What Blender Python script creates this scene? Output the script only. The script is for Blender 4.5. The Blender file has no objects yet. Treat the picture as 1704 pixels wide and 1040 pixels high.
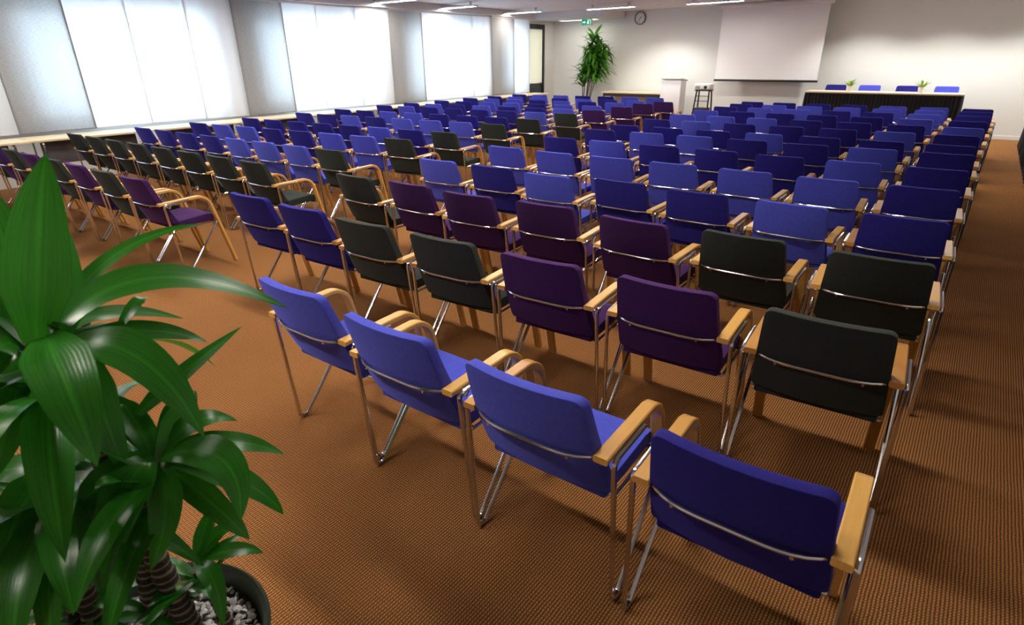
import bpy, bmesh, math, random
from mathutils import Vector, Matrix
PI = math.pi
R = math.radians
random.seed(11)
SC = bpy.context.scene
COL = SC.collection

# ------------------------------------------------------------------ helpers
def obj(name, bm, mat, parent=None, smooth=True, kind=None):
    me = bpy.data.meshes.new(name)
    bm.normal_update()
    bm.to_mesh(me); bm.free()
    for p in me.polygons: p.use_smooth = smooth
    if smooth:
        try: me.set_sharp_from_angle(angle=R(38))
        except Exception: pass
    for m in (mat if isinstance(mat, (list, tuple)) else [mat]): me.materials.append(m)
    o = bpy.data.objects.new(name, me); COL.objects.link(o)
    if parent is not None: o.parent = parent
    if kind: o['kind'] = kind
    return o
def thing(name, label, cat, loc=(0, 0, 0), rotz=0.0, group=None):
    o = bpy.data.objects.new(name, None); COL.objects.link(o)
    o.empty_display_size = .1
    o.location = loc; o.rotation_euler = (0, 0, rotz)
    tag(o, label, cat, group); return o
def tag(o, label, cat, group=None):
    o['label'] = label; o['category'] = cat
    if group: o['group'] = group
    return o
def struct(name, bm, mat, parent=None, smooth=False):
    o = obj(name, bm, mat, parent, smooth)
    if parent is None: o['kind'] = 'structure'
    return o
def BM(): return bmesh.new()
def box(bm, x0, x1, y0, y1, z0, z1, bev=0.0, seg=2, mi=0):
    vs = [bm.verts.new((x, y, z)) for x in (x0, x1) for y in (y0, y1) for z in (z0, z1)]
    F = [(0, 1, 3, 2), (4, 6, 7, 5), (0, 4, 5, 1), (2, 3, 7, 6), (0, 2, 6, 4), (1, 5, 7, 3)]
    fs = [bm.faces.new([vs[i] for i in f]) for f in F]
    for f in fs: f.material_index = mi
    if bev > 0:
        es = list({e for f in fs for e in f.edges})
        r = bmesh.ops.bevel(bm, geom=es, offset=bev, segments=seg, profile=.5, affect='EDGES', clamp_overlap=True)
        for f in r['faces']: f.material_index = mi
    return bm
def fillet(pts, rad, n=6):
    pts = [Vector(p) for p in pts]; out = [pts[0]]
    for i in range(1, len(pts) - 1):
        a, b, c = pts[i - 1], pts[i], pts[i + 1]
        u = (a - b); v = (c - b); lu, lv = u.length, v.length; u.normalize(); v.normalize()
        ang = u.angle(v); t = min(rad / math.tan(ang / 2), lu * .48, lv * .48)
        p0, p1 = b + u * t, b + v * t
        for k in range(n + 1):
            s = k / n; out.append(p0 * (1 - s) ** 2 + b * 2 * s * (1 - s) + p1 * s * s)
    out.append(pts[-1]); return out
def tube(bm, pts, r, n=8, cap=True, mi=0):
    pts = [Vector(p) for p in pts]; N = len(pts); rings = []
    rr = r if isinstance(r, (list, tuple)) else [r] * N
    t0 = (pts[1] - pts[0]).normalized()
    up = Vector((0, 0, 1)) if abs(t0.z) < .9 else Vector((1, 0, 0))
    s = t0.cross(up).normalized()
    for i, p in enumerate(pts):
        t = (pts[min(i + 1, N - 1)] - pts[max(i - 1, 0)]).normalized()
        s = (s - t * s.dot(t)).normalized(); u = s.cross(t)
        rings.append([bm.verts.new(p + (s * math.cos(2 * PI * k / n) + u * math.sin(2 * PI * k / n)) * rr[i]) for k in range(n)])
    for i in range(N - 1):
        for k in range(n):
            f = bm.faces.new((rings[i][k], rings[i][(k + 1) % n], rings[i + 1][(k + 1) % n], rings[i + 1][k])); f.material_index = mi
    if cap:
        bm.faces.new(rings[0][::-1]).material_index = mi; bm.faces.new(rings[-1]).material_index = mi
    return bm
def lathe(bm, prof, c=(0, 0, 0), n=32, mi=0):
    rings = []
    for r, z in prof:
        rings.append([bm.verts.new((c[0] + r * math.cos(2 * PI * k / n), c[1] + r * math.sin(2 * PI * k / n), c[2] + z)) for k in range(n)])
    for i in range(len(prof) - 1):
        for k in range(n):
            bm.faces.new((rings[i][k], rings[i][(k + 1) % n], rings[i + 1][(k + 1) % n], rings[i + 1][k])).material_index = mi
    if prof[0][0] > 1e-6: bm.faces.new(rings[0][::-1]).material_index = mi
    if prof[-1][0] > 1e-6: bm.faces.new(rings[-1]).material_index = mi
    return bm
def strip(bm, path, w, t, bev=.003):
    """flat bar (width along x, thickness t) swept along a y-z path"""
    N = len(path); rings = []
    P = [Vector((0, a, b)) for a, b in path]
    for i in range(N):
        d = (P[min(i + 1, N - 1)] - P[max(i - 1, 0)]).normalized(); nrm = Vector((0, -d.z, d.y))
        c = P[i]; b = bev
        sec = [(-w / 2 + b, t / 2), (w / 2 - b, t / 2), (w / 2, t / 2 - b), (w / 2, -t / 2 + b), (w / 2 - b, -t / 2), (-w / 2 + b, -t / 2), (-w / 2, -t / 2 + b), (-w / 2, t / 2 - b)]
        rings.append([bm.verts.new(c + Vector((x, 0, 0)) + nrm * h) for x, h in sec])
    for i in range(N - 1):
        for k in range(8):
            bm.faces.new((rings[i][k], rings[i + 1][k], rings[i + 1][(k + 1) % 8], rings[i][(k + 1) % 8]))
    bm.faces.new(rings[0]); bm.faces.new(rings[-1][::-1])
    return bm
def recalc(bm):
    bmesh.ops.recalc_face_normals(bm, faces=bm.faces); return bm
def shift(bm, v):
    bmesh.ops.translate(bm, verts=bm.verts, vec=Vector(v)); return bm

# ------------------------------------------------------------------ materials
def lin(c):
    return tuple(((v / 255) / 12.92 if v <= 10 else (((v / 255) + .055) / 1.055) ** 2.4) for v in c)
def mat(name, rgb=(200, 200, 200), rough=.6, metal=0.0, spec=.5, sheen=0.0, coat=0.0):
    m = bpy.data.materials.new(name); m.use_nodes = True
    b = m.node_tree.nodes['Principled BSDF']
    b.inputs['Base Color'].default_value = (*lin(rgb), 1); b.inputs['Roughness'].default_value = rough
    b.inputs['Metallic'].default_value = metal; b.inputs['Specular IOR Level'].default_value = spec
    b.inputs['Sheen Weight'].default_value = sheen; b.inputs['Coat Weight'].default_value = coat
    return m
class NT:
    def __init__(s, m): s.t = m.node_tree; s.b = s.t.nodes.get('Principled BSDF'); s.out = s.t.nodes.get('Material Output')
    def n(s, typ, **k):
        x = s.t.nodes.new(typ)
        for a, v in k.items():
            if a in x.inputs.keys(): x.inputs[a].default_value = v
            else: setattr(x, a, v)
        return x
    def l(s, a, b): s.t.links.new(a, b)
    def math(s, op, a, b=None, c=None):
        x = s.t.nodes.new('ShaderNodeMath'); x.operation = op
        for i, v in enumerate((a, b, c)):
            if v is None: continue
            if isinstance(v, (int, float)): x.inputs[i].default_value = v
            else: s.l(v, x.inputs[i])
        return x.outputs[0]
    def mix(s, fac, a, b):
        x = s.t.nodes.new('ShaderNodeMix'); x.data_type = 'RGBA'
        if isinstance(fac, (int, float)): x.inputs[0].default_value = fac
        else: s.l(fac, x.inputs[0])
        for i, v in ((6, a), (7, b)):
            if isinstance(v, tuple): x.inputs[i].default_value = (*v[:3], 1)
            else: s.l(v, x.inputs[i])
        return x.outputs[2]
    def bump(s, h, strength=.3, dist=.01):
        x = s.n('ShaderNodeBump'); x.inputs['Strength'].default_value = strength; x.inputs['Distance'].default_value = dist
        s.l(h, x.inputs['Height']); s.l(x.outputs[0], s.b.inputs['Normal']); return x
def noisy(m, a, b, scale=3.0, detail=4, coord='Object', bump=0, stretch=None, bscale=None, bdist=.002):
    t = NT(m); tc = t.n('ShaderNodeTexCoord'); src = tc.outputs[coord]
    if stretch:
        mp = t.n('ShaderNodeMapping'); mp.inputs['Scale'].default_value = stretch; t.l(src, mp.inputs[0]); src = mp.outputs[0]
    nz = t.n('ShaderNodeTexNoise'); nz.inputs['Scale'].default_value = scale; nz.inputs['Detail'].default_value = detail
    t.l(src, nz.inputs['Vector'])
    t.l(t.mix(nz.outputs['Fac'], lin(a), lin(b)), t.b.inputs['Base Color'])
    if bump:
        n2 = t.n('ShaderNodeTexNoise'); n2.inputs['Scale'].default_value = bscale or scale * 4; t.l(src, n2.inputs['Vector'])
        t.bump(n2.outputs['Fac'], bump, bdist)
    return m
def fabric(name, rgb, sheen=.6):
    m = mat(name, rgb, .92, spec=.15, sheen=sheen); t = NT(m)
    t.b.inputs['Sheen Roughness'].default_value = .45
    t.b.inputs['Sheen Tint'].default_value = (*[min(1, v * 2.2 + .05) for v in lin(rgb)], 1)
    tc = t.n('ShaderNodeTexCoord'); nz = t.n('ShaderNodeTexNoise'); nz.inputs['Scale'].default_value = 60; nz.inputs['Detail'].default_value = 5
    t.l(tc.outputs['Object'], nz.inputs['Vector'])
    c = lin(rgb); t.l(t.mix(nz.outputs['Fac'], tuple(v * .8 for v in c), tuple(min(1, v * 1.2) for v in c)), t.b.inputs['Base Color'])
    n2 = t.n('ShaderNodeTexNoise'); n2.inputs['Scale'].default_value = 420; t.l(tc.outputs['Object'], n2.inputs['Vector'])
    t.bump(n2.outputs['Fac'], .25, .0015)
    return m
FAB = {'b': fabric('blue_wool', (75, 82, 190)), 'n': fabric('navy_wool', (38, 34, 118)), 'p': fabric('purple_wool', (60, 30, 82)), 'g': fabric('charcoal_green_wool', (46, 51, 48))}
def wood_mat(name, a, b, vary=True, rough=.32):
    m = mat(name, a, rough, spec=.5); t = NT(m); tc = t.n('ShaderNodeTexCoord')
    mp = t.n('ShaderNodeMapping'); mp.inputs['Scale'].default_value = (60, 3, 3); t.l(tc.outputs['Object'], mp.inputs[0])
    nz = t.n('ShaderNodeTexNoise'); nz.inputs['Scale'].default_value = 2.5; nz.inputs['Detail'].default_value = 6; t.l(mp.outputs[0], nz.inputs['Vector'])
    c = t.mix(nz.outputs['Fac'], lin(a), lin(b))
    if vary:
        oi = t.n('ShaderNodeObjectInfo')
        f = t.math('MULTIPLY', t.math('POWER', oi.outputs['Random'], 4), .55)
        c = t.mix(f, c, lin((150, 84, 36)))
    t.l(c, t.b.inputs['Base Color']); return m
WOOD = wood_mat('birch_bentwood', (232, 184, 104), (212, 158, 78))
TABLEWOOD = wood_mat('pale_table_laminate', (228, 212, 180), (216, 196, 160), False, .4)
CHROME = mat('chrome', (215, 215, 220), .17, 1.0)
STEEL = mat('grey_steel', (150, 152, 156), .3, 1.0)
BLACKMETAL = mat('black_metal', (16, 16, 18), .45)
WHITEPLASTIC = mat('white_plastic', (226, 226, 226), .4)
GREYBOARD = noisy(mat('light_grey_board', (200, 202, 206), .5), (212, 213, 214), (218, 219, 220), 3)
BLACKCLOTH = noisy(mat('black_skirt_cloth', (18, 18, 24), .9, sheen=.15), (9, 9, 13), (18, 18, 24), 20)
WHITEPAINT = noisy(mat('white_paint', (226, 226, 224), .6), (224, 224, 223), (229, 229, 226), 1.5)
WALLPAINT = noisy(mat('wall_paint', (214, 214, 206), .75), (220, 221, 217), (224, 225, 220), .8, bump=.08, bscale=60)
CEILMAT = noisy(mat('ceiling_board', (205, 203, 206), .9), (202, 200, 203), (208, 206, 209), 1.2, bump=.1, bscale=90)
FRAMEWHITE = mat('window_frame_white', (214, 216, 220), .4)
DARKFRAME = mat('dark_door_frame', (26, 28, 36), .45)

def carpet():
    m = mat('woven_carpet', (140, 82, 40), .95, spec=.12); t = NT(m)
    tc = t.n('ShaderNodeTexCoord'); sx = t.n('ShaderNodeSeparateXYZ'); t.l(tc.outputs['Object'], sx.inputs[0])
    nw = t.n('ShaderNodeTexNoise'); nw.inputs['Scale'].default_value = 9; t.l(tc.outputs['Object'], nw.inputs['Vector'])
    wob = t.math('MULTIPLY', t.math('SUBTRACT', nw.outputs['Fac'], .5), .006)
    PX, PY = .0115, .0135
    a = t.math('SINE', t.math('MULTIPLY', t.math('ADD', sx.outputs['X'], wob), 2 * PI / PX))
    b = t.math('SINE', t.math('MULTIPLY', t.math('ADD', sx.outputs['Y'], wob), 2 * PI / PY))
    h = t.math('ADD', t.math('MULTIPLY', a, .34), t.math('MULTIPLY', t.math('MULTIPLY', a, b), .26))
    h = t.math('ADD', h, t.math('MULTIPLY', b, .12))
    h = t.math('ADD', h, .5)
    nz = t.n('ShaderNodeTexNoise'); nz.inputs['Scale'].default_value = 160; nz.inputs['Detail'].default_value = 3; t.l(tc.outputs['Object'], nz.inputs['Vector'])
    h2 = t.math('ADD', h, t.math('MULTIPLY', t.math('SUBTRACT', nz.outputs['Fac'], .5), .7))
    cr = t.n('ShaderNodeValToRGB'); e = cr.color_ramp.elements
    e[0].position = .12; e[0].color = (*lin(CARPET_DARK), 1); e[1].position = .95; e[1].color = (*lin(CARPET_LIGHT), 1)
    t.l(h2, cr.inputs[0])
    lf = t.n('ShaderNodeTexNoise'); lf.inputs['Scale'].default_value = .7; lf.inputs['Detail'].default_value = 3; t.l(tc.outputs['Object'], lf.inputs['Vector'])
    hs = t.n('ShaderNodeHueSaturation'); t.l(cr.outputs[0], hs.inputs['Color'])
    t.l(t.math('ADD', .88, t.math('MULTIPLY', lf.outputs['Fac'], .24)), hs.inputs['Value'])
    t.l(hs.outputs[0], t.b.inputs['Base Color'])
    t.bump(h2, .5, .004)
    return m
CARPET_DARK, CARPET_LIGHT = (84, 52, 28), (192, 134, 80)
CARPET = carpet()

def sheer(name, rgb, transp, transl, weave=0.0, weave_dark=False):
    m = bpy.data.materials.new(name); m.use_nodes = True; T = m.node_tree
    for n in list(T.nodes):
        if n.type != 'OUTPUT_MATERIAL': T.nodes.remove(n)
    t = NT(m); out = T.nodes['Material Output']
    c = (*lin(rgb), 1)
    d = t.n('ShaderNodeBsdfDiffuse'); tl = t.n('ShaderNodeBsdfTranslucent'); tp = t.n('ShaderNodeBsdfTransparent')
    d.inputs[0].default_value = c; tl.inputs[0].default_value = c; tp.inputs[0].default_value = (1, 1, 1, 1)
    tc = t.n('ShaderNodeTexCoord'); mp = t.n('ShaderNodeMapping'); mp.inputs['Scale'].default_value = (1, 5, 40); t.l(tc.outputs['Object'], mp.inputs[0])
    nz = t.n('ShaderNodeTexNoise'); nz.inputs['Scale'].default_value = 5; nz.inputs['Detail'].default_value = 4; t.l(mp.outputs[0], nz.inputs['Vector'])
    m1 = t.n('ShaderNodeMixShader'); m1.inputs[0].default_value = transl; t.l(d.outputs[0], m1.inputs[1]); t.l(tl.outputs[0], m1.inputs[2])
    m2 = t.n('ShaderNodeMixShader'); t.l(m1.outputs[0], m2.inputs[1]); t.l(tp.outputs[0], m2.inputs[2])
    f = t.math('ADD', transp, t.math('MULTIPLY', t.math('SUBTRACT', nz.outputs['Fac'], .5), weave)); t.l(f, m2.inputs[0])
    t.l(m2.outputs[0], out.inputs['Surface'])
    if weave_dark:   # visible slubs of the coarse weave
        m3 = t.mix(nz.outputs['Fac'], tuple(v * .55 for v in c[:3]), tuple(min(1, v * 1.35) for v in c[:3])); t.l(m3, d.inputs[0]); t.l(m3, tl.inputs[0])
    return m
SHEER = sheer('white_sheer', (240, 243, 247), .012, .32, .01)
LINEN = sheer('grey_linen', (172, 170, 168), .012, .42, .02, True)
BLIND = sheer('cream_blind', (222, 212, 192), .02, .4, .02)

def glass_mat():
    m = bpy.data.materials.new('window_glass'); m.use_nodes = True; T = m.node_tree
    for n in list(T.nodes):
        if n.type != 'OUTPUT_MATERIAL': T.nodes.remove(n)
    t = NT(m); g = t.n('ShaderNodeBsdfGlossy'); g.inputs['Roughness'].default_value = .02
    tp = t.n('ShaderNodeBsdfTransparent'); tp.inputs[0].default_value = (.93, .96, .97, 1)
    x = t.n('ShaderNodeMixShader'); x.inputs[0].default_value = .07; t.l(tp.outputs[0], x.inputs[1]); t.l(g.outputs[0], x.inputs[2])
    t.l(x.outputs[0], T.nodes['Material Output'].inputs['Surface']); return m
GLASS = glass_mat()
def emit(name, rgb, s):
    m = mat(name, rgb, .5); b = m.node_tree.nodes['Principled BSDF']
    b.inputs['Emission Color'].default_value = (*lin(rgb), 1); b.inputs['Emission Strength'].default_value = s; return m
SKY, DOWN_W, EXPO, LAMP_S = 10.0, 185.0, 0.13, 78.0

# ------------------------------------------------------------------ the room
XL, XR, YB, YF, ZC = -11.15, 1.55, -3.2, 16.6, 2.90
ZL = 2.83
struct('floor', box(BM(), XL - .2, XR + .2, YB - .2, YF + .2, -.12, 0), CARPET)
struct('ceiling', box(BM(), XL - .2, XR + .2, YB - .2, YF + .2, ZC, ZC + .1), CEILMAT)
struct('wall_front', box(BM(), XL - .2, XR + .2, YF, YF + .2, 0, ZC), WALLPAINT)
struct('wall_right', box(BM(), XR, XR + .2, YB, YF, 0, ZC), WALLPAINT)
struct('wall_back', box(BM(), XL - .2, XR + .2, YB - .2, YB, 0, ZC), WALLPAINT)
struct('baseboard_front', box(BM(), XL, XR, YF - .015, YF, 0, .08, .003), WHITEPAINT)
struct('baseboard_right', box(BM(), XR - .015, XR, YB, YF - .016, 0, .08, .003), WHITEPAINT)
# window wall with real openings
WZ0, WZ1 = .88, 2.44
WINS = [(-.9, 1.75), (2.84, 5.55), (6.55, 9.25), (10.3, 13.0), (13.95, 14.85)]
DOOR = (15.1, 16.02, 2.62)
bm = BM(); ys = YB
x0, x1 = XL - .25, XL
for a, b in WINS:
    box(bm, x0, x1, ys, a, 0, ZC); box(bm, x0, x1, a, b, 0, WZ0); box(bm, x0, x1, a, b, WZ1, ZC); ys = b
box(bm, x0, x1, ys, DOOR[0], 0, ZC); box(bm, x0, x1, DOOR[0], DOOR[1], DOOR[2], ZC); box(bm, x0, x1, DOOR[1], YF, 0, ZC)
struct('wall_left', bm, WALLPAINT)
for i, (a, b) in enumerate(WINS):
    w = bpy.data.objects.new('window_%d' % (i + 1), None); COL.objects.link(w); w.location = (XL - .16, (a + b) / 2, WZ0); w['kind'] = 'structure'
    hw = (b - a) / 2; H = WZ1 - WZ0; bm = BM()
    nm = 3 if b - a > 2 else 1
    box(bm, -.03, .03, -hw, hw, 0, .06, .004); box(bm, -.03, .03, -hw, hw, H - .06, H, .004)
    for k in range(nm + 1):
        y = -hw + 2 * hw * k / nm; y = max(-hw + .03, min(hw - .03, y)); box(bm, -.03, .03, y - .03, y + .03, .06, H - .06, .004)
    obj('window_frame', bm, FRAMEWHITE, w)
    obj('window_pane', box(BM(), -.004, .004, -hw + .02, hw - .02, .02, H - .02), GLASS, w)
    obj('window_sill', box(BM(), -.05, .155, -hw, hw, -.03, 0, .004), WHITEPAINT, w)
# glazed door in the far corner of the window wall
d = bpy.data.objects.new('door_1', None); COL.objects.link(d); d.location = (XL, (DOOR[0] + DOOR[1]) / 2, 0); d['kind'] = 'structure'
hw = (DOOR[1] - DOOR[0]) / 2; bm = BM()
box(bm, -.12, .02, -hw, -hw + .07, 0, DOOR[2]); box(bm, -.12, .02, hw - .07, hw, 0, DOOR[2]); box(bm, -.12, .02, -hw + .07, hw - .07, DOOR[2] - .13, DOOR[2]); box(bm, -.12, .02, -hw + .07, hw - .07, 0, .14)
obj('door_frame', bm, DARKFRAME, d, False)
obj('door_pane', box(BM(), -.09, -.08, -hw + .06, hw - .06, .12, DOOR[2] - .1), GLASS, d, False)
obj('door_leaf', box(BM(), -.075, -.03, -hw + .07, hw - .07, .14, .98), mat('dark_door_panel', (52, 60, 64), .4), d, False)
hb = BM(); tube(hb, fillet([(-.03, hw - .16, 1.0), (.03, hw - .16, 1.0), (.03, hw - .28, 1.0)], .02), .01); obj('door_handle', hb, STEEL, d)
obj('door_blind', box(BM(), -.028, -.022, -hw + .075, hw - .075, .98, DOOR[2] - .13), BLIND, d, False)
# pelmet that carries the curtain rails, lowered ceiling box in the far corner
struct('trim_1', box(BM(), XL, XL + .32, YB, 15.0, 2.735, ZC - .001, .004), CEILMAT)
struct('trim_2', box(BM(), XL, -8.75, 15.35, YF, 2.72, ZC - .001, .004), CEILMAT)

# ---- sliding panel curtains
EDGES = [2.50, 3.46, 4.31, 5.24, 6.04, 7.02, 7.80, 8.78, 9.67, 10.66, 11.6, 12.5, 13.26, 14.22, 15.0]
EDGES = [-1.3, -.35, .6, 1.55] + EDGES
LIN = {0, 4, 8, 12, 16}   # index in EDGES of the grey linen panels' start
LIN = {4, 8, 12, 16}
FLIP = [0]
def panel(y0, y1, linen, label):
    x = XL + (.215 if linen else .140 + .036 * (round(y0 * 100) % 2 if False else FLIP[0])); FLIP[0] = 1 - FLIP[0]
    r = thing('panel_curtain', label, 'curtain', (x, (y0 + y1) / 2, .765), 0, 'sliding panel curtains along the window wall')
    w = (y1 - y0) / 2 + .016; H = 2.705 - .765
    bm = BM(); n = 24; cols = []
    for k in range(n + 1):
        y = -w + 2 * w * k / n; dx = .004 * math.sin(k * .9 + y0 * 3)
        cols.append([[bm.verts.new((dx + s, y, z)) for s in (-.0008, .0008)] for z in (0, H * .33, H * .66, H)])
    for k in range(n):
        for j in range(3):
            for s in (0, 1):
                f = [cols[k][j][s], cols[k + 1][j][s], cols[k + 1][j + 1][s], cols[k][j + 1][s]]
                bm.faces.new(f if s else f[::-1])
    # a panel is one sheet of cloth: keep the front sheet only
    bmesh.ops.delete(bm, geom=[f for f in bm.faces if sum(v.co.x for v in f.verts) / 4 < .004 * math.sin(0) - 9], context='FACES')
    kill = [cols[k][j][0] for k in range(n + 1) for j in range(4)]
    bmesh.ops.delete(bm, geom=kill, context='VERTS')
    obj('cloth', bm, LINEN if linen else SHEER, r)
    for s in (-1, 1):
        yy = s * (w - .012); obj('hem', box(BM(), .0035, .0045, yy - .012, yy + .012, .006, H - .006), LINEN if linen else SHEER, r, False)
    obj('weight_bar', box(BM(), -.006, .006, -w, w, -.012, .006, .002), LINEN if linen else WHITEPAINT, r)
    obj('carrier', box(BM(), -.012, .012, -w, w, H - .005, H + .03, .002), FRAMEWHITE, r)
ORD = ['first', 'second', 'third', 'fourth', 'fifth', 'sixth', 'seventh', 'eighth', 'ninth', 'tenth', 'eleventh', 'twelfth', 'thirteenth', 'fourteenth', 'fifteenth', 'sixteenth', 'seventeenth', 'eighteenth']
wi = li = 0
for i in range(len(EDGES) - 1):
    fromdoor = len(EDGES) - 1 - i
    if i in LIN:
        panel(EDGES[i], EDGES[i + 1], True, 'grey linen panel curtain over the windows, %s curtain counted from the glazed door' % ORD[fromdoor - 1])
    else:
        panel(EDGES[i], EDGES[i + 1], False, 'white sheer panel curtain glowing with daylight, %s curtain counted from the glazed door' % ORD[fromdoor - 1])

# ---- ceiling luminaires
LAMP = emit('lamp_diffuser', (255, 247, 236), LAMP_S)
LAMP_DIM = emit('lamp_diffuser_low', (255, 247, 236), LAMP_S * .22)
def luminaire(x, y, label, z=ZL):
    r = thing('ceiling_light', label, 'ceiling light', (x, y, z), 0, 'linear ceiling lights')
    bm = BM()
    for s in (-1, 1): box(bm, -.65, .65, s * .075 - .008, s * .075 + .008, -.035, 0, .003); box(bm, s * .65 - .008, s * .65 + .008, -.067, .067, -.035, 0, .003)
    box(bm, -.64, .64, -.067, .067, -.008, -.001)
    obj('housing', bm, FRAMEWHITE, r)
    obj('diffuser', box(BM(), -.64, .64, -.066, .066, -.028, -.012), LAMP if z == ZL else LAMP_DIM, r, False)
    if z == ZL:
        for s in (-.5, .5): obj('hanger', box(BM(), s - .02, s + .02, -.02, .02, -.001, .07), FRAMEWHITE, r, False)
vis = [(-10.45, 11.3, 'white linear ceiling light above the window tables, second from the front wall', ZL),
       (-10.35, 13.75, 'white linear ceiling light near the pelmet end in front of the glazed door', ZL),
       (-7.85, 14.1, 'white linear ceiling light between the lowered ceiling box and the clock', ZL),
       (-9.9, 15.95, 'white linear ceiling light under the lowered ceiling box above the exit sign', 2.72),
       (-5.35, 14.35, 'white linear ceiling light in front of the projection screen', ZL),
       (-10.3, 9.25, 'white linear ceiling light at the top edge above the panel curtains', ZL)]
for x, y, l, z in vis: luminaire(x, y, l, z)
k = 0
for x in (-9.4, -6.6, -3.9, -1.3):
    for y in ((2.3, 4.9, 7.6) if x < -2 else (2.3,)): luminaire(x, y, 'white linear ceiling light over the chair rows'); k += 1
for x in (-6.6, -2.3): luminaire(x, -.25, 'white linear ceiling light over the chair rows')
for x in (-6.3, -3.0, -.2): luminaire(x, 10.4, 'white linear ceiling light over the chair rows')

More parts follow.
